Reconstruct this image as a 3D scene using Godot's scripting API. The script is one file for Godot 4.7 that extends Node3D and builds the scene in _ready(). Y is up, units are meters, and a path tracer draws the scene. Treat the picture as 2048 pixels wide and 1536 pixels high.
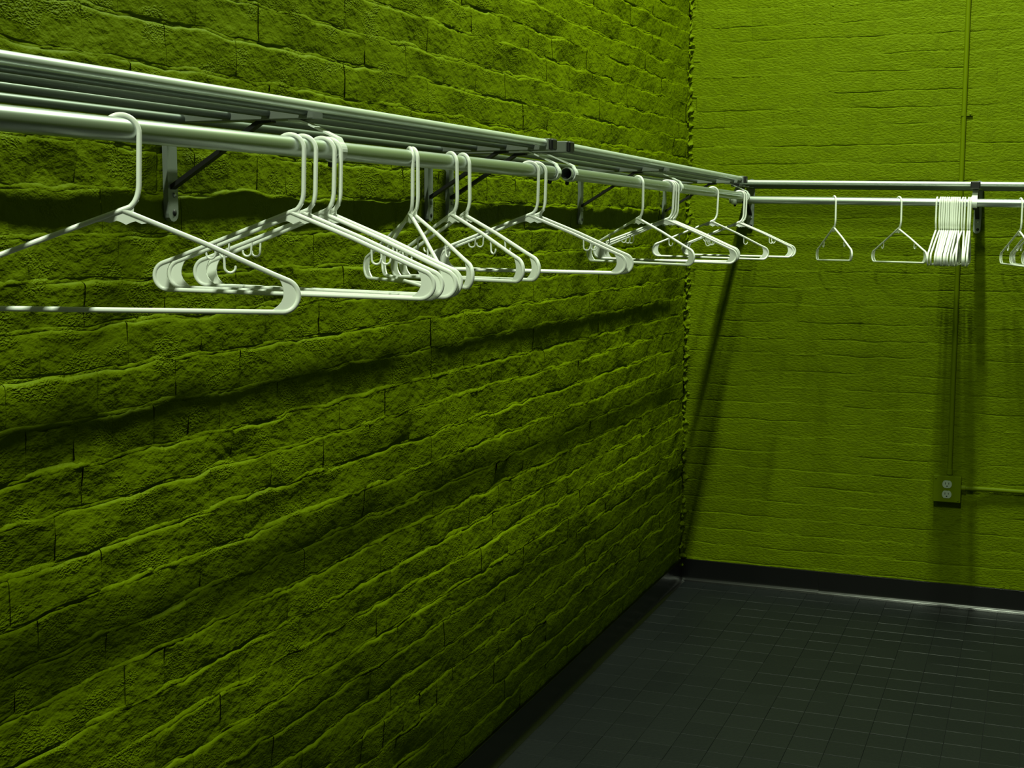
extends Node3D
# A coat room: two painted brick walls meeting in a corner, tubular coat racks with
# white plastic hangers, a dark tiled floor and one lamp high on the ceiling.
# x runs along the back wall, z along the left wall towards the viewer, metres.

const ROOM_X := 4.2
const ROOM_Z := 8.2
const ROOM_Y := 4.78
const EYE := Vector3(1.3296, 1.47, 5.3005)
const FOCAL := 2692.0            # pixels of the 2048 x 1536 frame
const ROD_OUT := 0.3075          # rod centre from the wall
const ROD_R := 0.0142

var cam: Camera3D
var mat := {}
var taken := {}

# ------------------------------------------------------------------ mesh kit
class MB:
	var V := PackedVector3Array()
	var N := PackedVector3Array()
	var I := PackedInt32Array()

	func tri_n(a: Vector3, b: Vector3, c: Vector3, n: Vector3) -> void:
		var k := V.size()
		V.append_array([a, b, c])
		N.append_array([n, n, n])
		if (b - a).cross(c - a).dot(n) > 0.0:
			I.append_array([k, k + 2, k + 1])
		else:
			I.append_array([k, k + 1, k + 2])

	func quad(a: Vector3, b: Vector3, c: Vector3, d: Vector3, out: Vector3) -> void:
		var n := (c - a).cross(d - b).normalized()
		if n.dot(out) < 0.0:
			n = -n
		tri_n(a, b, c, n)
		tri_n(a, c, d, n)

	# a box with chamfered edges
	func box(p: Vector3, s: Vector3, c := 0.0, b := Basis.IDENTITY) -> void:
		var h := s * 0.5
		c = minf(c, minf(h.x, minf(h.y, h.z)) * 0.95)
		for ax in 3:
			var u := (ax + 1) % 3
			var w := (ax + 2) % 3
			for sg in [-1.0, 1.0]:
				var q := []
				for k in [[-1, -1], [1, -1], [1, 1], [-1, 1]]:
					var v := Vector3.ZERO
					v[ax] = sg * h[ax]
					v[u] = k[0] * (h[u] - c)
					v[w] = k[1] * (h[w] - c)
					q.append(p + b * v)
				var n := Vector3.ZERO
				n[ax] = sg
				quad(q[0], q[1], q[2], q[3], b * n)
		if c <= 0.0:
			return
		for ax in 3:
			var u := (ax + 1) % 3
			var w := (ax + 2) % 3
			for su in [-1.0, 1.0]:
				for sw in [-1.0, 1.0]:
					var q := []
					for k in [[-1, 0], [1, 0], [1, 1], [-1, 1]]:
						var v := Vector3.ZERO
						v[ax] = k[0] * (h[ax] - c)
						v[u] = su * (h[u] - (c if k[1] == 0 else 0.0))
						v[w] = sw * (h[w] - (0.0 if k[1] == 0 else c))
						q.append(p + b * v)
					var n := Vector3.ZERO
					n[u] = su
					n[w] = sw
					quad(q[0], q[1], q[2], q[3], b * n)
		for sx in [-1.0, 1.0]:
			for sy in [-1.0, 1.0]:
				for sz in [-1.0, 1.0]:
					var sgn := Vector3(sx, sy, sz)
					var e := h - Vector3(c, c, c)
					var a := sgn * Vector3(h.x, e.y, e.z)
					var d := sgn * Vector3(e.x, h.y, e.z)
					var f := sgn * Vector3(e.x, e.y, h.z)
					tri_n(p + b * a, p + b * d, p + b * f, b * sgn.normalized())

	# smooth grid; rows of equal length; out tells the outer side
	func grid(rows: Array, out: Vector3) -> void:
		var k := V.size()
		var nr: int = rows.size()
		var nc: int = rows[0].size()
		for r in rows:
			V.append_array(r)
		var nn := PackedVector3Array()
		nn.resize(nr * nc)
		for r in nr - 1:
			for c in nc - 1:
				var a := r * nc + c
				var b := a + 1
				var d := a + nc
				var e := d + 1
				var n1: Vector3 = (V[k + b] - V[k + a]).cross(V[k + d] - V[k + a])
				var n2: Vector3 = (V[k + e] - V[k + b]).cross(V[k + d] - V[k + b])
				var sg := 1.0
				if (n1 + n2).dot(out) < 0.0:
					sg = -1.0
					I.append_array([k + a, k + b, k + d, k + b, k + e, k + d])
				else:
					I.append_array([k + a, k + d, k + b, k + b, k + d, k + e])
				n1 *= sg
				n2 *= sg
				nn[a] += n1
				nn[b] += n1 + n2
				nn[d] += n1 + n2
				nn[e] += n2
		for n in nn:
			N.append(n.normalized() if n.length_squared() > 0.0 else out)

	# round bar along a path
	func tube(path: PackedVector3Array, r: float, n := 10, caps := true) -> void:
		var k0 := V.size()
		var m := path.size()
		var t := (path[1] - path[0]).normalized()
		var u := t.cross(Vector3.UP)
		if u.length() < 0.1:
			u = t.cross(Vector3.RIGHT)
		u = u.normalized()
		for i in m:
			var t2: Vector3
			if i == 0:
				t2 = (path[1] - path[0]).normalized()
			elif i == m - 1:
				t2 = (path[m - 1] - path[m - 2]).normalized()
			else:
				t2 = (path[i + 1] - path[i - 1]).normalized()
			u = (u - t2 * u.dot(t2)).normalized()
			var w := t2.cross(u)
			for j in n:
				var a := TAU * j / n
				var d := u * cos(a) + w * sin(a)
				V.append(path[i] + d * r)
				N.append(d)
		for i in m - 1:
			for j in n:
				var a := k0 + i * n + j
				var b := k0 + i * n + (j + 1) % n
				I.append_array([a, a + n, b, b, a + n, b + n])
		if caps:
			for e in [0, m - 1]:
				var o: Vector3 = (path[0] - path[1]) if e == 0 else (path[m - 1] - path[m - 2])
				o = o.normalized()
				var c: Vector3 = path[e] + o * r * 0.45
				var k := V.size()
				V.append(c)
				N.append(o)
				for j in n:
					V.append(V[k0 + e * n + j])
					N.append((N[k0 + e * n + j] + o).normalized())
				for j in n:
					if e == 0:
						I.append_array([k, k + 1 + j, k + 1 + (j + 1) % n])
					else:
						I.append_array([k, k + 1 + (j + 1) % n, k + 1 + j])

	# straight hollow pipe
	func pipe(a: Vector3, b: Vector3, r: float, ri: float, n := 28) -> void:
		tube(PackedVector3Array([a, b]), r, n, false)
		var t := (b - a).normalized()
		var u := t.cross(Vector3.UP)
		if u.length() < 0.1:
			u = t.cross(Vector3.RIGHT)
		u = u.normalized()
		var w := t.cross(u)
		for j in n:
			var p := u * cos(TAU * j / n) + w * sin(TAU * j / n)
			var q := u * cos(TAU * (j + 1) / n) + w * sin(TAU * (j + 1) / n)
			quad(a + p * r, a + q * r, a + q * ri, a + p * ri, -t)
			quad(b + p * r, b + q * r, b + q * ri, b + p * ri, t)
			quad(a + p * ri, a + q * ri, b + q * ri, b + p * ri, -(p + q))

	# flat bar of width (along x) and thickness swept along a path in the z-y plane
	func strip(path: PackedVector2Array, thick: float, x0: float, x1: float) -> void:
		var m := path.size()
		var top := PackedVector2Array()
		var bot := PackedVector2Array()
		for i in m:
			var t := (path[mini(i + 1, m - 1)] - path[maxi(i - 1, 0)]).normalized()
			var nrm := Vector2(-t.y, t.x) * thick * 0.5
			top.append(path[i] + nrm)
			bot.append(path[i] - nrm)
		var f := func(x: float, p: Vector2) -> Vector3: return Vector3(x, p.y, p.x)
		for i in m - 1:
			var o := (top[i] - bot[i])
			quad(f.call(x0, top[i]), f.call(x1, top[i]), f.call(x1, top[i + 1]), f.call(x0, top[i + 1]), f.call(0.0, o))
			quad(f.call(x0, bot[i]), f.call(x1, bot[i]), f.call(x1, bot[i + 1]), f.call(x0, bot[i + 1]), f.call(0.0, -o))
			quad(f.call(x0, top[i]), f.call(x0, top[i + 1]), f.call(x0, bot[i + 1]), f.call(x0, bot[i]), Vector3.LEFT)
			quad(f.call(x1, top[i]), f.call(x1, top[i + 1]), f.call(x1, bot[i + 1]), f.call(x1, bot[i]), Vector3.RIGHT)
		for e in [0, m - 1]:
			var t: Vector2 = (path[0] - path[1]) if e == 0 else (path[m - 1] - path[m - 2])
			quad(f.call(x0, top[e]), f.call(x1, top[e]), f.call(x1, bot[e]), f.call(x0, bot[e]), f.call(0.0, t))

	# flat plate: polygon in x-y, thickness in z
	func plate(poly: PackedVector2Array, z0: float, z1: float) -> void:
		var idx := Geometry2D.triangulate_polygon(poly)
		for k in range(0, idx.size(), 3):
			for side in [[z0, -1.0], [z1, 1.0]]:
				var q := []
				for e in 3:
					var p := poly[idx[k + e]]
					q.append(Vector3(p.x, p.y, side[0]))
				tri_n(q[0], q[1], q[2], Vector3(0, 0, side[1]))
		var sg := 1.0 if Geometry2D.is_polygon_clockwise(poly) else -1.0
		for i in poly.size():
			var a := poly[i]
			var b := poly[(i + 1) % poly.size()]
			var d := b - a
			quad(Vector3(a.x, a.y, z0), Vector3(b.x, b.y, z0), Vector3(b.x, b.y, z1), Vector3(a.x, a.y, z1), Vector3(-d.y, d.x, 0) * sg)

	func mesh(m: Material) -> ArrayMesh:
		var arr := []
		arr.resize(Mesh.ARRAY_MAX)
		arr[Mesh.ARRAY_VERTEX] = V
		arr[Mesh.ARRAY_NORMAL] = N
		arr[Mesh.ARRAY_INDEX] = I
		var am := ArrayMesh.new()
		am.add_surface_from_arrays(Mesh.PRIMITIVE_TRIANGLES, arr)
		am.surface_set_material(0, m)
		return am

# ------------------------------------------------------------------ scene kit
func numbered(called: String) -> String:
	var k: int = taken.get(called, 0)
	taken[called] = k + 1
	return called if k == 0 else "%s_%03d" % [called, k]

func obj(called: String, mb, m: Material, parent: Node = self) -> MeshInstance3D:
	var o := MeshInstance3D.new()
	o.mesh = mb.mesh(m) if mb is MB else mb
	o.name = numbered(called) if parent == self else called
	parent.add_child(o, true)
	return o

func thing(called: String, label: String, category: String, at := Vector3.ZERO, group := "") -> Node3D:
	var o := Node3D.new()
	o.name = numbered(called)
	add_child(o)
	o.position = at
	tag(o, label, category, group)
	return o

func tag(o: Node, label: String, category: String, group := "") -> void:
	o.set_meta("label", label)
	o.set_meta("category", category)
	if group != "":
		o.set_meta("group", group)

func structure(o: Node, label: String, category: String) -> void:
	tag(o, label, category)
	o.set_meta("kind", "structure")

func noise(sd: int, period: float, oct := 3) -> FastNoiseLite:
	var n := FastNoiseLite.new()
	n.seed = sd
	n.noise_type = FastNoiseLite.TYPE_SIMPLEX_SMOOTH
	n.frequency = 1.0 / period
	n.fractal_octaves = oct
	return n

func plain(albedo: Color, rough: float, metal := 0.0, spec := 0.5) -> StandardMaterial3D:
	var m := StandardMaterial3D.new()
	m.albedo_color = albedo
	m.roughness = rough
	m.metallic = metal
	m.metallic_specular = spec
	return m

# pixel size of a point's surroundings, 0 when it lies outside the picture
func seen(p: Vector3) -> float:
	var q: Vector3 = cam.transform.affine_inverse() * p
	if q.z > -0.2:
		return 0.0
	var x := FOCAL * q.x / -q.z
	var y := FOCAL * q.y / -q.z
	if absf(x) > 1080.0 or absf(y) > 820.0:
		return 0.0
	return FOCAL / -q.z

# ------------------------------------------------------------------ camera, light
func build_view() -> void:
	cam = Camera3D.new()
	cam.name = "camera"
	cam.position = EYE
	cam.rotation_order = EULER_ORDER_YXZ
	cam.rotation = Vector3(deg_to_rad(-6.94), deg_to_rad(21.42), deg_to_rad(0.124))
	cam.keep_aspect = Camera3D.KEEP_HEIGHT
	cam.fov = 31.8458
	cam.near = 0.05
	cam.far = 40.0
	add_child(cam)
	cam.current = true
	var e := Environment.new()
	e.background_mode = Environment.BG_COLOR
	e.background_color = Color(0, 0, 0)
	e.tonemap_mode = Environment.TONE_MAPPER_LINEAR
	e.tonemap_exposure = 1.0
	e.sdfgi_enabled = true
	e.ssao_enabled = true
	e.ssil_enabled = true
	var w := WorldEnvironment.new()
	w.name = "environment"
	w.environment = e
	add_child(w)

const LAMP := Vector3(0.95, 4.70, 1.48)     # middle of the first strip light, which runs along z
const LAMP_LENGTH := 1.22
const LAMP_WIDTH := 0.09
const LAMP_ENERGY := 24.0

func build_lamp() -> void:
	# two strip lights in line along the long rack, out of the picture
	var step := LAMP_LENGTH
	for k in 2:
		var z := LAMP.z + k * 4.9
		var t := thing("strip_light", "fluorescent strip light on the high ceiling, " + ["above the wall corner" , "far from the wall corner"][k], "lamp", Vector3(LAMP.x, ROOM_Y, z), "row of ceiling strip lights")
		var drop := LAMP.y - ROOM_Y
		var h := MB.new()
		h.box(Vector3(0, drop * 0.5 + 0.010, 0), Vector3(LAMP_WIDTH + 0.03, -drop - 0.02, step - 0.01), 0.006)
		obj("housing", h, mat.dark_metal, t)
		var d := MB.new()
		d.box(Vector3(0, drop + 0.012, 0), Vector3(LAMP_WIDTH, 0.020, step - 0.03), 0.006)
		obj("diffuser", d, mat.glow, t)
		var l := AreaLight3D.new()
		l.name = "lamp_light"
		l.area_size = Vector2(LAMP_WIDTH, step - 0.03)
		l.position = Vector3(0, drop - 0.003, 0)
		l.rotation = Vector3(-PI / 2, 0, 0)
		l.light_color = Color(0.93, 1.0, 0.86)
		l.light_energy = LAMP_ENERGY
		l.area_range = 14.0
		l.area_attenuation = 2.0
		l.shadow_enabled = true
		t.add_child(l)

# ------------------------------------------------------------------ materials
func build_materials() -> void:
	# crusty coats of paint: fine grain with rough patches
	var size := 1024
	var fine := noise(11, 46.0, 5).get_seamless_image(size, size)
	var lump := noise(12, 17.0, 3).get_seamless_image(size, size)
	var patch := noise(13, 190.0, 2).get_seamless_image(size, size)
	var data := PackedByteArray()
	data.resize(size * size)
	var fd := fine.get_data()
	var ld := lump.get_data()
	var pd := patch.get_data()
	for k in size * size:
		var p := clampf((pd[k] / 255.0 - 0.56) * 5.0, 0.0, 1.0)
		var c := absf(ld[k] / 255.0 - 0.5) * 2.0
		data[k] = int(clampf(fd[k] / 255.0 * 0.62 + c * (0.10 + 0.55 * p), 0.0, 1.0) * 255.0)
	var img := Image.create_from_data(size, size, false, Image.FORMAT_L8, data)
	var relief := ImageTexture.create_from_image(img)
	var paint := Color(0.366, 0.432, 0.0)
	for a in [["paint_left", Vector3(1.25, 1.9, 1.25), 0.42], ["paint_back", Vector3(2.3, 4.8, 2.3), 0.34]]:
		var m := plain(paint, 0.58, 0.0, 0.14)
		m.uv1_triplanar = true
		m.uv1_world_triplanar = true
		m.uv1_scale = a[1]
		m.heightmap_enabled = true
		m.heightmap_texture = relief
		m.heightmap_scale = a[2]
		mat[a[0]] = m
	mat.paint_plain = plain(paint, 0.5, 0.0, 0.2)
	mat.ceiling = plain(Color(0.22, 0.23, 0.2), 0.9)
	var tr := noise(21, 60.0, 4).get_seamless_image(512, 512)
	var tile_tex := ImageTexture.create_from_image(tr)
	mat.tiles = []
	for c in [Color(0.080, 0.092, 0.096), Color(0.075, 0.087, 0.092), Color(0.085, 0.097, 0.100)]:
		var m := plain(c, 0.46, 0.0, 0.36)
		m.uv1_triplanar = true
		m.uv1_world_triplanar = true
		m.uv1_scale = Vector3(6, 6, 6)
		m.heightmap_enabled = true
		m.heightmap_texture = tile_tex
		m.heightmap_scale = 0.05
		mat.tiles.append(m)
	mat.grout = plain(Color(0.085, 0.095, 0.098), 0.8)
	mat.rubber = plain(Color(0.045, 0.045, 0.05), 0.28, 0.0, 0.5)
	mat.steel = plain(Color(0.70, 0.73, 0.71), 0.34, 0.84)
	mat.rail = plain(Color(0.84, 0.87, 0.85), 0.34, 0.5)
	mat.tube = plain(Color(0.42, 0.45, 0.43), 0.46, 0.95)
	mat.cast = plain(Color(0.47, 0.49, 0.47), 0.5, 0.4)
	mat.plate = plain(Color(0.52, 0.55, 0.52), 0.45, 0.5)
	mat.strap = plain(Color(0.88, 0.90, 0.88), 0.36, 0.1)
	mat.dark_metal = plain(Color(0.16, 0.16, 0.16), 0.5, 0.6)
	mat.black = plain(Color(0.03, 0.03, 0.035), 0.55)
	mat.hanger = plain(Color(0.92, 0.93, 0.90), 0.34, 0.0, 0.5)
	mat.outlet = plain(Color(0.62, 0.66, 0.6), 0.4)
	mat.glow = plain(Color(0.9, 0.95, 0.85), 0.5)
	mat.glow.emission_enabled = true
	mat.glow.emission = Color(0.93, 1.0, 0.86)
	mat.glow.emission_energy_multiplier = 2.0

# ------------------------------------------------------------------ room shell
func slab(called: String, label: String, category: String, a: Vector3, b: Vector3, m: Material) -> MeshInstance3D:
	var mb := MB.new()
	mb.box((b - a) * 0.5 - Vector3((b.x - a.x) * 0.5, 0, (b.z - a.z) * 0.5), b - a)
	var o := obj(called, mb, m)
	o.position = Vector3((a.x + b.x) * 0.5, a.y, (a.z + b.z) * 0.5)
	structure(o, label, category)
	return o

# One painted brick wall. left: u runs along z and the face looks to +x; else u runs along x, face to +z.
class Wall:
	var left: bool
	var beds: PackedFloat32Array     # heights of the joints
	var length: float
	var lf: FastNoiseLite
	var mf: FastNoiseLite
	var ef: FastNoiseLite
	var cf: FastNoiseLite
	var wave: float
	var lumps: float
	var off: float
	var tilt_min: float
	var tilt_max: float
	var deep: float
	var r_top: float
	var r_bot: float
	var edge: float
	var gap: float

	func at(u: float, v: float, h: float) -> Vector3:
		return Vector3(h, v, u) if left else Vector3(u, v, h)

	func base(u: float, v: float) -> float:
		return lf.get_noise_2d(u, v * 1.6) * wave + mf.get_noise_2d(u * 0.7, v) * lumps

	# how far a joint is raked out here: some stretches are filled flush with paint
	func raked(k: int, u: float) -> float:
		return clampf(0.78 + 2.2 * lf.get_noise_2d(u * 0.9 + 7.0, k * 1.9), 0.06, 2.0)

	# a joint is no ruler line
	func bed(k: int, u: float) -> float:
		return beds[k] + ef.get_noise_2d(u * 0.35, k * 3.7) * edge * 2.0

func brick_shape(w: Wall, mb: MB, k: int, u0: float, u1: float, rng: RandomNumberGenerator, fine: bool, origin: Vector3) -> void:
	var o := rng.randf_range(-w.off, w.off)
	var tl := rng.randf_range(w.tilt_min, w.tilt_max)
	var tu := rng.randf_range(-w.off, w.off) * 0.6
	var us := PackedFloat32Array()
	var e := 0.004
	us.append_array([u0, u0 + e * 0.35, u0 + e])
	var n := 9 if fine else 4
	for i in range(1, n):
		us.append(lerpf(u0 + e, u1 - e, float(i) / n))
	us.append_array([u1 - e, u1 - e * 0.35, u1])
	var fs: Array = [0.0, 0.3, 1.0, 1.35, 1.65, 2.0, 2.35, 2.7, 3.0] if fine else [0.0, 0.4, 1.0, 1.5, 2.0, 2.5, 3.0]
	var rows := []
	var um := (u0 + u1) * 0.5
	for f in fs:
		var row := PackedVector3Array()
		for u in us:
			var v0 := w.bed(k, u) + w.gap * 0.5 + w.ef.get_noise_2d(u * 3.0, k * 9.1) * w.edge
			var v1 := w.bed(k + 1, u) - w.gap * 0.5 + w.ef.get_noise_2d(u * 3.0, k * 9.1 + 55.0) * w.edge
			var v: float
			if f <= 1.0:
				v = v0 + w.r_bot * f
			elif f >= 2.0:
				v = v1 - w.r_top * (3.0 - f)
			else:
				v = lerpf(v0 + w.r_bot, v1 - w.r_top, f - 1.0)
			var d := 0.0
			if f < 1.0:
				d = (1.0 - sqrt(1.0 - (1.0 - f) * (1.0 - f))) * w.raked(k, u)
			elif f > 2.0:
				d = (1.0 - sqrt(1.0 - (f - 2.0) * (f - 2.0))) * w.raked(k + 1, u)
			var eu := maxf(0.0, minf(u - u0, u1 - u) / e)
			if eu < 1.0:
				d = maxf(d, (1.0 - sqrt(1.0 - (1.0 - eu) * (1.0 - eu))) * 0.05)
			var h: float = w.base(u, v) + o + tl * clampf(0.9 + 1.6 * w.lf.get_noise_2d(u * 1.7 + 3.0, k * 2.3), 0.1, 1.8) * ((v - v0) / (v1 - v0) - 0.5) + tu * (u - um) / (u1 - um) - d * w.deep * 1.8
			row.append(w.at(u, v, h) - origin)
		rows.append(row)
	mb.grid(rows, Vector3.RIGHT if w.left else Vector3.BACK)

func build_bricks(w: Wall, parent: Node, m: Material, sd: int) -> void:
	var rng := RandomNumberGenerator.new()
	rng.seed = sd
	var list := []
	for k in w.beds.size() - 1:
		var header := k % 6 == 3
		var u := -0.16 if k % 2 == 0 else -0.055
		u += rng.randf_range(-0.012, 0.012)
		while u < w.length:
			var l := (0.098 if header else 0.2) + rng.randf_range(-0.006, 0.006)
			var a := maxf(u, 0.004)
			var b := minf(u + l, w.length)
			if b - a > 0.03:
				var c := w.at((a + b) * 0.5, (w.beds[k] + w.beds[k + 1]) * 0.5, 0.0)
				var s := seen(c)
				var dir := (EYE - c).normalized()
				var face := dir.x if w.left else dir.z
				if c.y < 0.1:
					s = 0.0
				list.append([s * s * face * (b - a), k, a, b, c, rng.randi()])
			u += l + rng.randf_range(0.0002, 0.0008)
	list.sort_custom(func(p, q): return p[0] > q[0])
	var rest := MB.new()
	for i in list.size():
		var b: Array = list[i]
		rng.seed = b[5]
		if i < 300 and b[0] > 0.0:
			var mb := MB.new()
			brick_shape(w, mb, b[1], b[2], b[3], rng, true, b[4])
			var o := obj("brick", mb, m, parent)
			o.position = b[4] - (parent as Node3D).position
		else:
			brick_shape(w, rest, b[1], b[2], b[3], rng, b[0] > 0.0, Vector3.ZERO)
	var ro := obj("bricks", rest, m, parent)
	ro.position = -(parent as Node3D).position
	ro.set_meta("kind", "stuff")
	# the bed joints: a ragged bead of mortar between the courses
	var mo := MB.new()
	var vs := [-0.012, -0.006, -0.002, 0.002, 0.006, 0.012]
	var down := [0.014, 0.004, 0.0, 0.0, 0.004, 0.014]
	var step := 0.011
	var cols := int(w.length / step)
	for k in range(1, w.beds.size() - 1):
		var rows := []
		for r in vs.size():
			var row := PackedVector3Array()
			for c in cols + 1:
				var u := c * step
				var v: float = w.bed(k, u) + vs[r]
				var n := w.cf.get_noise_2d(u, v * 1.7)
				var crust := maxf(0.0, w.lf.get_noise_2d(u * 1.3 + 31.0, k * 0.9)) * 1.6
				var h: float = w.base(u, v) - w.deep * 0.85 * w.raked(k, u) + n * w.deep * (0.3 + crust * 1.5) + crust * w.deep * 0.5 - down[r] * (w.deep / 0.004)
				row.append(w.at(u, v, h))
			rows.append(row)
		mo.grid(rows, Vector3.RIGHT if w.left else Vector3.BACK)
	var mm := obj("mortar", mo, m, parent)
	mm.position = -(parent as Node3D).position

func build_room() -> void:
	# backing of the two brick walls; the bricks stand proud of it
	var wl := slab("wall_left", "lime green painted brick wall behind the long coat rack", "wall", Vector3(-0.24, 0, -0.24), Vector3(-0.0055, ROOM_Y, ROOM_Z), mat.paint_left)
	var wb := slab("wall_back", "lime green painted brick wall carrying the conduit and outlet", "wall", Vector3(-0.0055, 0, -0.24), Vector3(ROOM_X + 0.24, ROOM_Y, -0.0028), mat.paint_back)
	slab("wall_right", "plain dark wall opposite the long coat rack", "wall", Vector3(ROOM_X, 0, -0.0028), Vector3(ROOM_X + 0.24, ROOM_Y, ROOM_Z), mat.ceiling)
	slab("wall_front", "plain dark wall facing the outlet wall", "wall", Vector3(-0.24, 0, ROOM_Z), Vector3(ROOM_X + 0.24, ROOM_Y, ROOM_Z + 0.24), mat.ceiling)
	slab("ceiling", "dark high ceiling with one small lamp", "ceiling", Vector3(-0.24, ROOM_Y, -0.24), Vector3(ROOM_X + 0.24, ROOM_Y + 0.2, ROOM_Z + 0.24), mat.ceiling)
	var fl := slab("floor", "dark charcoal floor of small square tiles", "floor", Vector3(-0.24, -0.22, -0.24), Vector3(ROOM_X + 0.24, -0.003, ROOM_Z + 0.24), mat.grout)

	var a := Wall.new()
	a.left = true
	a.length = 4.5
	var rng := RandomNumberGenerator.new()
	rng.seed = 5
	for k in 38:
		a.beds.append(1.1715 + 0.0682 * (k - 16) + rng.randf_range(-0.003, 0.003))
	a.lf = noise(31, 0.34, 2)
	a.mf = noise(32, 0.055, 3)
	a.ef = noise(33, 0.05, 2)
	a.cf = noise(34, 0.016, 2)
	a.wave = 0.0048
	a.lumps = 0.0030
	a.off = 0.0009
	a.tilt_min = 0.0010
	a.tilt_max = 0.0062
	a.deep = 0.0019
	a.r_top = 0.0085
	a.r_bot = 0.003
	a.edge = 0.0032
	a.gap = 0.0032
	build_bricks(a, wl, mat.paint_left, 77)

	var b := Wall.new()
	b.left = false
	b.length = 1.7
	var given := [0.8171, 0.8818, 0.95, 1.0106, 1.075, 1.1458, 1.2097, 1.2733, 1.342, 1.411, 1.480, 1.549, 1.618, 1.6875, 1.755, 1.8307, 1.894, 1.953, 2.0284, 2.0925, 2.158, 2.2135, 2.281]
	for k in range(12, 0, -1):
		b.beds.append(0.8171 - 0.0655 * k + rng.randf_range(-0.002, 0.002))
	for g in given:
		b.beds.append(g)
	for k in range(1, 5):
		b.beds.append(2.281 + 0.067 * k)
	b.lf = noise(41, 0.4, 2)
	b.mf = noise(42, 0.05, 3)
	b.ef = noise(43, 0.06, 2)
	b.cf = noise(44, 0.018, 2)
	b.wave = 0.0016
	b.lumps = 0.0010
	b.off = 0.0007
	b.tilt_min = 0.0001
	b.tilt_max = 0.0019
	b.deep = 0.0018
	b.r_top = 0.003
	b.r_bot = 0.002
	b.edge = 0.0022
	b.gap = 0.003
	build_bricks(b, wb, mat.paint_back, 78)

	# lumpy mortar pressed into the corner
	var cn := noise(51, 0.034, 3)
	var cl := noise(52, 0.09, 2)
	var rows := []
	for i in 480:
		var y := 0.05 + i * 0.005
		var row := PackedVector3Array()
		for j in 8:
			var t := j / 7.0
			var r := 0.014 + cl.get_noise_1d(y) * 0.007 + cn.get_noise_2d(y * 1.3, t * 0.06) * 0.026
			var ang := t * PI / 2.0
			row.append(Vector3(-0.004 + cos(ang) * maxf(r, 0.002), y, -0.004 + sin(ang) * maxf(r, 0.002)))
		rows.append(row)
	var cm := MB.new()
	cm.grid(rows, Vector3(1, 0, 1))
	var co := obj("corner_mortar", cm, mat.paint_left, wb)
	co.position = -wb.position

	# floor tiles, ten centimetres square, none quite level with the next
	var tile_meshes := []
	for k in 3:
		var mb := MB.new()
		mb.box(Vector3(0, -0.004, 0), Vector3(0.1009, 0.008, 0.1009), 0.0007)
		tile_meshes.append(mb.mesh(mat.tiles[k]))
	var cells := []
	for iz in 30:
		for ix in 20:
			var p := Vector3(0.014 + 0.0508 + ix * 0.1016, 0.0, 0.018 + 0.0508 + iz * 0.1016)
			cells.append([seen(p), p])
	cells.sort_custom(func(p, q): return p[0] > q[0])
	rng.seed = 9
	var rest := MB.new()
	for i in cells.size():
		var p: Vector3 = cells[i][1] + Vector3(0, rng.randf_range(-0.0004, 0.0004), 0)
		var rot := Basis.from_euler(Vector3(rng.randf_range(-0.006, 0.006), 0, rng.randf_range(-0.006, 0.006)))
		if i < 300 and cells[i][0] > 0.0:
			var o := obj("tile", tile_meshes[rng.randi() % 3], null, fl)
			o.transform = Transform3D(rot, p - fl.position)
		else:
			rest.box(p + Vector3(0, -0.004, 0), Vector3(0.1009, 0.008, 0.1009), 0.0007, rot)
	var ro := obj("tiles", rest, mat.tiles[0], fl)
	ro.position = -fl.position
	ro.set_meta("kind", "stuff")
	# floor further off, out of the picture
	for z in [[0.018 + 30 * 0.1016, ROOM_Z, 0.0, ROOM_X], [0.0, 0.018 + 30 * 0.1016, 0.014 + 20 * 0.1016, ROOM_X]]:
		var mb := MB.new()
		mb.box(Vector3((z[2] + z[3]) * 0.5, -0.002, (z[0] + z[1]) * 0.5), Vector3(z[3] - z[2], 0.004, z[1] - z[0]))
		var o := obj("floor_field", mb, mat.tiles[0], fl)
		o.position = -fl.position

	# black rubber cove base
	var prof := PackedVector2Array([Vector2(-0.006, 0.0895), Vector2(0.0062, 0.0895), Vector2(0.0074, 0.0884), Vector2(0.0074, 0.024), Vector2(0.0084, 0.0155), Vector2(0.0112, 0.0085), Vector2(0.0155, 0.0040), Vector2(0.0205, 0.0022), Vector2(0.0225, 0.0006), Vector2(0.0225, -0.002)])
	var bl := thing("baseboard_left", "black rubber cove base along the long rack wall", "baseboard")
	bl.set_meta("kind", "structure")
	for s in [[0.0, 1.21], [1.2104, 2.43], [2.4304, 3.65], [3.6504, 4.9], [4.9004, ROOM_Z]]:
		base_strip(bl, prof, s[0], s[1], true)
	var bb := thing("baseboard_back", "black rubber cove base under the outlet wall", "baseboard")
	bb.set_meta("kind", "structure")
	for s in [[0.0, 0.5625], [0.5629, 1.78], [1.7804, ROOM_X]]:
		base_strip(bb, prof, s[0], s[1], false)

func base_strip(parent: Node, prof: PackedVector2Array, a: float, b: float, left: bool) -> void:
	var mb := MB.new()
	var f := func(p: Vector2, u: float) -> Vector3: return Vector3(p.x, p.y, u) if left else Vector3(u, p.y, p.x)
	var rows := []
	for p in prof:
		rows.append(PackedVector3Array([f.call(p, a), f.call(p, (a + b) * 0.5), f.call(p, b)]))
	mb.grid(rows.slice(0, 3), Vector3.UP)
	mb.grid(rows.slice(2, 9), Vector3(1, 0.4, 0) if left else Vector3(0, 0.4, 1))
	mb.grid(rows.slice(8, 10), Vector3.RIGHT if left else Vector3.BACK)
	obj("base_strip", mb, mat.rubber, parent)

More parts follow.
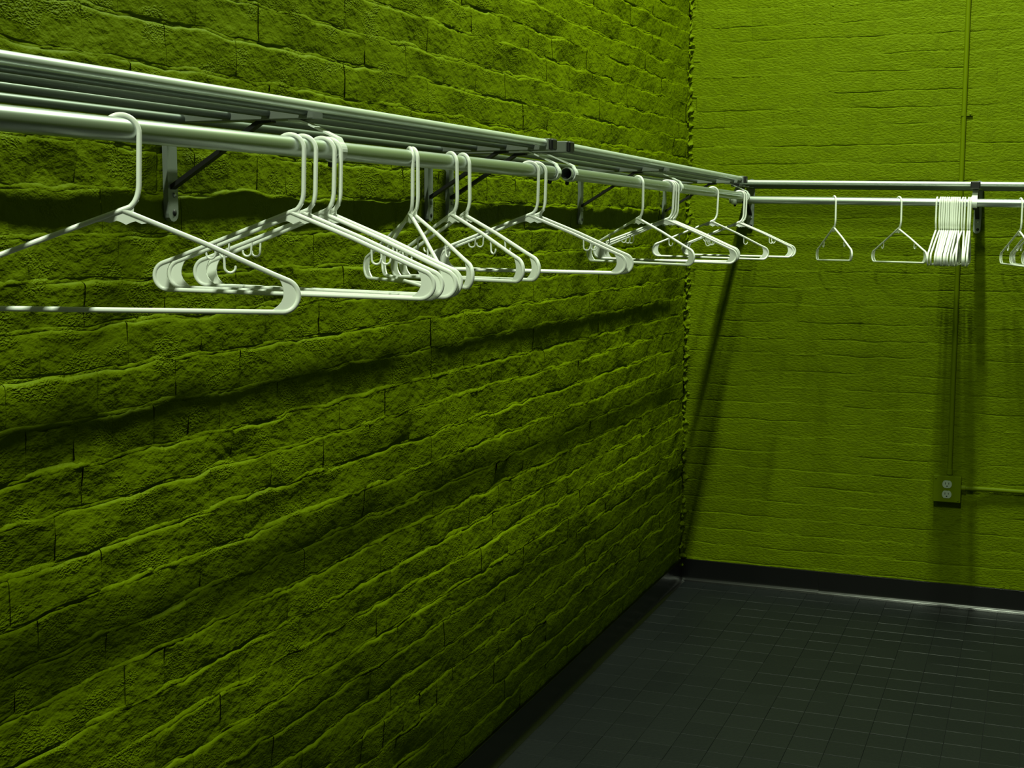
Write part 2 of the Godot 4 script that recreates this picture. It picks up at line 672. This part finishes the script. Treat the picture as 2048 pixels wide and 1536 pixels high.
# ------------------------------------------------------------------ coat racks
# Built with x along the wall, z out of it, y from the rod's height.
func rack(called: String, label: String, at: Transform3D, brackets: Array, capped: Array, rod_a: float, rod_b: float) -> void:
	var t := thing(called, label, "coat rack")
	t.transform = at
	var a: float = brackets[0]
	var b: float = brackets[brackets.size() - 1]
	var rod := MB.new()
	rod.pipe(Vector3(rod_a, 0, ROD_OUT), Vector3(rod_b, 0, ROD_OUT), ROD_R, ROD_R - 0.0017, 36)
	obj("hanging_rod", rod, mat.steel, t)
	var rail := MB.new()
	rail.tube(PackedVector3Array([Vector3(a, 0.0650, 0.2925), Vector3(b, 0.0650, 0.2925)]), 0.0078, 24)
	obj("front_rail", rail, mat.rail, t)
	for s in [[0.041, 0.0535], [0.1265, 0.0570], [0.1975, 0.0595], [0.264, 0.0605]]:
		var m := MB.new()
		m.tube(PackedVector3Array([Vector3(a, s[1], s[0]), Vector3(b, s[1], s[0])]), 0.0072, 20)
		obj("shelf_tube", m, mat.tube, t)
	for k in brackets.size():
		bracket(t, brackets[k], capped.has(k))

func rounded(w: float, y0: float, y1: float, n := 6) -> PackedVector2Array:
	var p := PackedVector2Array()
	var r := w * 0.5
	for i in n + 1:
		var g := PI * i / n
		p.append(Vector2(r * cos(g), y1 - r + r * sin(g)))
	for i in n + 1:
		var g := PI + PI * i / n
		p.append(Vector2(r * cos(g), y0 + r + r * sin(g)))
	return p

# An arm that ends a section is closed by a black plug; one in the middle stays behind the front rail.
func bracket(t: Node, x: float, plug: bool) -> void:
	var arm := MB.new()
	var reach := 0.304 if plug else 0.279
	arm.box(Vector3(0, 0.0614, (reach + 0.007) * 0.5), Vector3(0.033, 0.0258, reach - 0.007), 0.0016)
	var o := obj("bracket_arm", arm, mat.cast, t)
	o.position = Vector3(x, 0, 0)
	if plug:
		var cap := MB.new()
		cap.box(Vector3(0, 0.0614, 0.3085), Vector3(0.0322, 0.0250, 0.0095), 0.003)
		obj("end_cap", cap, mat.black, o)
	var pl := MB.new()
	pl.plate(rounded(0.0265, -0.109, 0.085), 0.0, 0.0095)
	obj("wall_plate", pl, mat.plate, o)
	for s in [[-0.066, mat.steel, 0.0042], [-0.0945, mat.black, 0.0055], [0.0735, mat.black, 0.0050]]:
		var sc := MB.new()
		sc.tube(PackedVector3Array([Vector3(0.003, s[0], 0.008), Vector3(0.003, s[0], 0.0115 if s[1] == mat.steel else 0.0098)]), s[2], 14)
		obj("screw", sc, s[1], o)
	var br := MB.new()
	br.strip(PackedVector2Array([Vector2(0.008, -0.054), Vector2(0.175, 0.046), Vector2(0.20, 0.0487)]), 0.007, -0.007, 0.007)
	obj("brace", br, mat.dark_metal, o)
	var st := MB.new()
	var p := PackedVector2Array([Vector2(0.232, 0.0472), Vector2(0.252, 0.0466), Vector2(0.262, 0.0430), Vector2(0.315, 0.0190)])
	var r := ROD_R + 0.0022
	for i in 15:
		var g := deg_to_rad(48.0 - i * 13.5)
		p.append(Vector2(ROD_OUT + r * cos(g), r * sin(g)))
	st.strip(p, 0.0028, -0.0095, 0.0095)
	obj("rod_strap", st, mat.strap, o)
	var bo := MB.new()
	bo.tube(PackedVector3Array([Vector3(0, -0.014, ROD_OUT - 0.006), Vector3(0, -0.0235, ROD_OUT - 0.007)]), 0.0048, 8)
	obj("bolt", bo, mat.dark_metal, o)

func build_racks() -> void:
	var turn := Basis(Vector3.UP, PI / 2)
	rack("coat_rack", "long steel coat rack on the left wall ending at the paired end caps", Transform3D(turn, Vector3(0.001, 1.5752, 4.45)), [0.01, 1.003, 1.996], [0, 2], -0.02, 2.018)
	rack("coat_rack", "steel coat rack with an open rod end running into the wall corner", Transform3D(turn * Basis(Vector3.BACK, -0.0094), Vector3(0.001, 1.5755, 2.336)), [0.0, 0.981, 1.962], [0, 2], -0.026, 1.975)
	rack("coat_rack", "steel coat rack on the wall above the electrical outlet", Transform3D(Basis(Vector3.BACK, -0.0163), Vector3(0.257, 1.5472, 0.001)), [0.0, 0.843, 1.686], [0, 1, 2], -0.018, 1.70)

# ------------------------------------------------------------------ hangers
func arc(c: Vector2, r: float, a0: float, a1: float, n: int) -> Array:
	var out := []
	for i in n + 1:
		var g := deg_to_rad(lerpf(a0, a1, float(i) / n))
		out.append(c + Vector2(cos(g), sin(g)) * r)
	return out

# Hanger in its own x-y plane; origin on the axis of the rod it hangs from.
const SLOPE := 0.42                 # fall of a shoulder
var hanger_parts := []

func make_hanger_parts() -> void:
	var y0 := ROD_R + 0.0064            # outer top of the hook
	var r := 0.0033
	var hr := 0.0205
	var mid := 0.006                     # the body hangs a little off the hook's centre
	var p := []
	p.append_array(arc(Vector2(0, y0 - r - hr), hr, 190, 0, 20))
	p.append(Vector2(hr, -0.030))
	p.append(Vector2(hr, -0.060))
	# bend at the foot of the stem into the far shoulder
	var q0 := Vector2(hr, -0.064)
	var q1 := Vector2(hr - 0.0005, -0.0825)
	var q2 := Vector2(0.004 + mid, -0.0905)
	for i in 9:
		var t := i / 8.0
		p.append(q0.lerp(q1, t).lerp(q1.lerp(q2, t), t))
	var sl := Vector2(-0.176, -0.0905 - 0.180 * SLOPE)
	p.append(Vector2(-0.09 + mid, -0.0905 - 0.094 * SLOPE))
	p.append(sl + Vector2(mid, 0))
	var yb := -0.2135                    # bottom bar
	# rounded lower corner on the far side, bar, corner, near shoulder
	p.append_array(arc(Vector2(-0.1885 + mid, yb + 0.0205), 0.0205, 112.8, 270, 16))
	p.append(Vector2(-0.06, yb))
	p.append(Vector2(0.07, yb))
	p.append_array(arc(Vector2(0.1885 + mid, yb + 0.0205), 0.0205, -90, 67.2, 16))
	p.append(Vector2(-sl.x + mid, sl.y))
	p.append(Vector2(0.09 + mid, -0.0905 - 0.094 * SLOPE))
	p.append(Vector2(-0.004 + mid, -0.0945))
	var path := PackedVector3Array()
	for v in p:
		path.append(Vector3(v.x, v.y, 0))
	var body := MB.new()
	body.tube(path, r, 10)
	hanger_parts.append(["frame", body.mesh(mat.hanger)])
	# scalloped web under the neck
	var web := PackedVector2Array()
	for v in [Vector2(0.0150, -0.082), Vector2(0.0090, -0.0905), Vector2(0.0085, -0.0975), Vector2(0.038, -0.1105), Vector2(0.026, -0.1085), Vector2(0.018, -0.1100), Vector2(0.011, -0.1070), Vector2(0.006, -0.1085), Vector2(0.0, -0.1115), Vector2(-0.006, -0.1085), Vector2(-0.011, -0.1070), Vector2(-0.018, -0.1100), Vector2(-0.026, -0.1085), Vector2(-0.038, -0.1105), Vector2(-0.010, -0.0975), Vector2(0.006, -0.0895)]:
		web.append(v + Vector2(mid, 0))
	var wb := MB.new()
	wb.plate(web, -0.0012, 0.0012)
	hanger_parts.append(["neck_web", wb.mesh(mat.hanger)])
	for s in [-1.0, 1.0]:
		# crescent web filling the lower corner
		var c := Vector2(0.1885, yb + 0.0205)
		var out := arc(c, 0.0205, -90, 67.2, 12)
		out.append(Vector2(0.182, -0.0905 - 0.186 * SLOPE))
		for i in range(1, 8):
			var t := i / 8.0
			var a := Vector2(0.182, -0.0905 - 0.186 * SLOPE)
			var m := Vector2(0.203, yb + 0.014)
			var e := Vector2(0.171, yb)
			out.append(a.lerp(m, t).lerp(m.lerp(e, t), t))
		out.append(Vector2(0.171, yb))
		var poly := PackedVector2Array()
		for v in out:
			poly.append(Vector2(v.x * s + mid, v.y))
		var cb := MB.new()
		cb.plate(poly, -0.0011, 0.0011)
		hanger_parts.append(["corner_web", cb.mesh(mat.hanger)])
		# little accessory hook under the shoulder
		var hp := PackedVector3Array()
		var hx := 0.116
		var hy := -0.0905 - 0.120 * SLOPE
		hp.append(Vector3(hx * s + mid, hy, 0))
		hp.append(Vector3((hx + 0.0006) * s + mid, hy - 0.012, 0))
		for v in arc(Vector2(hx + 0.0076, hy - 0.018), 0.0068, 180, 372, 12):
			hp.append(Vector3(v.x * s + mid, v.y, 0))
		var hb := MB.new()
		hb.tube(hp, 0.0016, 8)
		hanger_parts.append(["accessory_hook", hb.mesh(mat.hanger)])

var first_hanger: Node3D

func hanger(at: Vector3, turn: float, roll: float, label: String, group := "") -> void:
	var h: Node3D
	if first_hanger == null:
		h = Node3D.new()
		for p in hanger_parts:
			var o := MeshInstance3D.new()
			o.mesh = p[1]
			o.name = p[0]
			h.add_child(o, true)
		first_hanger = h
	else:
		h = first_hanger.duplicate()
		h.remove_meta("group")
	h.name = numbered("clothes_hanger")
	add_child(h)
	h.transform = Transform3D(Basis(Vector3.UP, turn) * Basis(Vector3.BACK, roll), at)
	tag(h, label, "hanger", group)

func rod_height(s: float, back: bool) -> float:
	if back:
		return 1.5472 - 0.0163 * (s - 0.257)
	return 1.5752 if s > 2.4 else 1.5755 - 0.0094 * (2.336 - s)

func hanger_left(z: float, yaw: float, roll: float, label: String, group := "") -> void:
	hanger(Vector3(ROD_OUT + 0.001, rod_height(z, false), z), -deg_to_rad(yaw), deg_to_rad(roll), label, group)

func hanger_back(x: float, yaw: float, roll: float, label: String, group := "") -> void:
	hanger(Vector3(x, rod_height(x, true), ROD_OUT + 0.001), deg_to_rad(yaw - 90.0), deg_to_rad(roll), label, group)

func build_hangers() -> void:
	make_hanger_parts()
	hanger_left(3.965, -42.0, -2.0, "white plastic hanger alone on the long rack, beyond the bunch of four")
	var g := "four hangers bunched beside the middle bracket of the long rack"
	var order := ["next to the lone hanger", "second from the lone hanger", "third from the lone hanger", "closest to the sharply turned hangers"]
	var n := 0
	for s in [[3.579, -15.6, -1.6], [3.544, -14.0, -2.0], [3.487, -10.0, -2.1], [3.467, -8.0, -1.6]]:
		hanger_left(s[0], s[1], s[2], "white plastic hanger in the long rack's bunch of four, " + order[n], g)
		n += 1
	hanger_left(3.182, 50.0, -2.0, "white plastic hanger turned most sharply, its hook touching the next one")
	hanger_left(3.171, 38.0, -0.2, "white plastic hanger whose hook rests against a sharply turned hanger")
	hanger_left(3.010, 30.8, 0.6, "white plastic hanger of a parallel pair, on the side of the sharply turned two", "parallel pair of hangers")
	hanger_left(2.954, 28.1, 0.7, "white plastic hanger of a parallel pair, on the side of the rod's end", "parallel pair of hangers")
	hanger_left(2.601, -28.4, -1.5, "white plastic hanger second from the end of the long rack's rod", "two hangers at the end of the long rod")
	hanger_left(2.556, -24.5, -1.5, "white plastic hanger last on the long rack, nearest its paired end caps", "two hangers at the end of the long rod")
	hanger_left(1.774, 30.7, -0.3, "single white plastic hanger nearest the open rod end of the corner rack")
	g = "three nested hangers at the corner rack's middle bracket"
	n = 0
	for s in [[1.474, -25.0, -2.2], [1.448, -29.0, -1.3], [1.418, -31.5, -1.2]]:
		hanger_left(s[0], s[1], s[2], "white plastic hanger nested in the corner rack's close three, " + ["nearest the open rod end", "in their middle", "the one nearest the corner"][n], g)
		n += 1
	hanger_left(0.893, -38.0, -2.1, "single white plastic hanger between the nested three and the corner")
	g = "two hangers at the corner end of the corner rack"
	hanger_left(0.477, -32.1, -1.6, "white plastic hanger of two by the corner, the one farther from the outlet wall", g)
	hanger_left(0.440, -30.8, -1.4, "white plastic hanger of two by the corner, the one closer to the outlet wall", g)
	hanger_back(0.620, 25.4, 1.4, "single white plastic hanger on the outlet wall rack, nearest the corner")
	hanger_back(0.846, 32.0, 1.0, "single white plastic hanger beside the tightly packed stack of hangers")
	g = "hangers packed tightly beside a bracket above the outlet"
	var nth := ["first", "second", "third", "fourth", "fifth", "sixth", "seventh", "eighth", "ninth", "tenth", "eleventh", "twelfth", "thirteenth", "fourteenth", "fifteenth"]
	var xs := [0.9761, 0.9880, 0.9950, 1.0020, 1.0098, 1.0168, 1.0246, 1.0314, 1.0382, 1.0450, 1.0518, 1.0625, 1.0695, 1.0815, 1.0885]
	var ys := [-2.5, -3.0, -1.2, -1.0, -1.6, -1.8, -1.4, -2.2, -2.0, -1.0, 2.0, -3.6, 2.6, 0.8, 1.4]
	for k in xs.size():
		hanger_back(xs[k], ys[k], 0.3 * sin(k * 2.1), "white plastic hanger, %s from the bracket in the tightly packed stack" % nth[xs.size() - 1 - k], g)
	g = "hangers hung past the bracket beyond the packed stack"
	n = 0
	for s in [[1.251, 18.0], [1.281, 17.0], [1.296, 18.5], [1.318, 16.0]]:
		hanger_back(s[0], s[1], -0.4, "white plastic hanger, %s past the bracket in the loose group beyond the packed stack" % nth[n], g)
		n += 1
	# the lone hanger has lost one of its accessory hooks
	first_hanger.get_node("accessory_hook").free()

# ------------------------------------------------------------------ conduit and outlet
func clamp_band(t: Node, y: float, r: float) -> void:
	var mb := MB.new()
	var p := PackedVector2Array()
	for i in 13:
		var g := deg_to_rad(-80.0 + i * 21.5)
		p.append(Vector2(0.0095 + (r + 0.001) * cos(g), (r + 0.001) * sin(g)))
	mb.strip(p, 0.0016, -0.007, 0.007)
	mb.box(Vector3(0, -0.021, 0.002), Vector3(0.014, 0.022, 0.003), 0.0008)
	var o := obj("strap", mb, mat.paint_plain, t)
	o.transform = Transform3D(Basis(Vector3.BACK, PI / 2), Vector3(0, y, 0))
	var sc := MB.new()
	sc.tube(PackedVector3Array([Vector3(0, -0.024, 0.003), Vector3(0, -0.024, 0.0055)]), 0.0038, 10)
	obj("screw", sc, mat.paint_plain, o)

func build_electrics() -> void:
	var r := 0.0089
	var t := thing("conduit", "thin green painted vertical conduit running up the wall from the outlet", "conduit", Vector3(1.035, 0.517, 0.003))
	var mb := MB.new()
	mb.tube(PackedVector3Array([Vector3(0.004, 0, 0.0105), Vector3(0.002, 0.9, 0.0105), Vector3(0, ROOM_Y - 0.518, 0.0105)]), r, 16)
	obj("pipe", mb, mat.paint_plain, t)
	clamp_band(t, 1.343, r)
	clamp_band(t, 2.9, r)
	var nut := MB.new()
	nut.tube(PackedVector3Array([Vector3(0.004, 0.0, 0.0105), Vector3(0.004, 0.018, 0.0105)]), 0.0125, 6)
	obj("connector", nut, mat.paint_plain, t)

	var t2 := thing("conduit", "green painted horizontal conduit leaving the side of the outlet box", "conduit", Vector3(1.083, 0.470, 0.003))
	var m2 := MB.new()
	m2.tube(PackedVector3Array([Vector3(0, 0, 0.022), Vector3(0.06, 0.0, 0.020), Vector3(0.12, -0.001, 0.0125), Vector3(0.9, -0.004, 0.0115), Vector3(ROOM_X - 1.085, -0.006, 0.0115)]), r, 16)
	obj("pipe", m2, mat.paint_plain, t2)
	var n2 := MB.new()
	n2.tube(PackedVector3Array([Vector3(0.0, 0, 0.022), Vector3(0.016, 0, 0.022)]), 0.0125, 6)
	obj("connector", n2, mat.paint_plain, t2)

	var b := thing("outlet_box", "green painted square outlet box with a grey duplex receptacle", "outlet", Vector3(1.034, 0.465, 0.003))
	var bx := MB.new()
	bx.box(Vector3(0, 0, 0.020), Vector3(0.098, 0.098, 0.040), 0.004)
	obj("box", bx, mat.paint_plain, b)
	var cv := MB.new()
	cv.box(Vector3(0, 0, 0.0425), Vector3(0.100, 0.100, 0.005), 0.002)
	var co := obj("cover", cv, mat.paint_plain, b)
	for s in [Vector2(-0.041, 0.041), Vector2(0.041, -0.041), Vector2(0, 0)]:
		var sc := MB.new()
		sc.tube(PackedVector3Array([Vector3(s.x, s.y, 0.0445), Vector3(s.x, s.y, 0.0465)]), 0.0036, 10)
		obj("screw", sc, mat.paint_plain, co)
	for s in [0.0195, -0.0195]:
		var poly := PackedVector2Array()
		for i in 24:
			var g := TAU * i / 24.0
			poly.append(Vector2(0.0172 * cos(g), clampf(0.0172 * sin(g), -0.0142, 0.0142) + s))
		var rc := MB.new()
		rc.plate(poly, 0.044, 0.0475)
		var ro := obj("receptacle", rc, mat.outlet, b)
		for q in [[-0.0062, 0.003, 0.0022, 0.0085], [0.0062, 0.003, 0.0022, 0.0070], [0.0, -0.0075, 0.0046, 0.0046]]:
			var sl := MB.new()
			sl.box(Vector3(q[0], s + q[1], 0.0474), Vector3(q[2], q[3], 0.0008))
			obj("slot", sl, mat.black, ro)

func _ready() -> void:
	build_materials()
	build_view()
	build_lamp()
	build_room()
	build_racks()
	build_hangers()
	build_electrics()
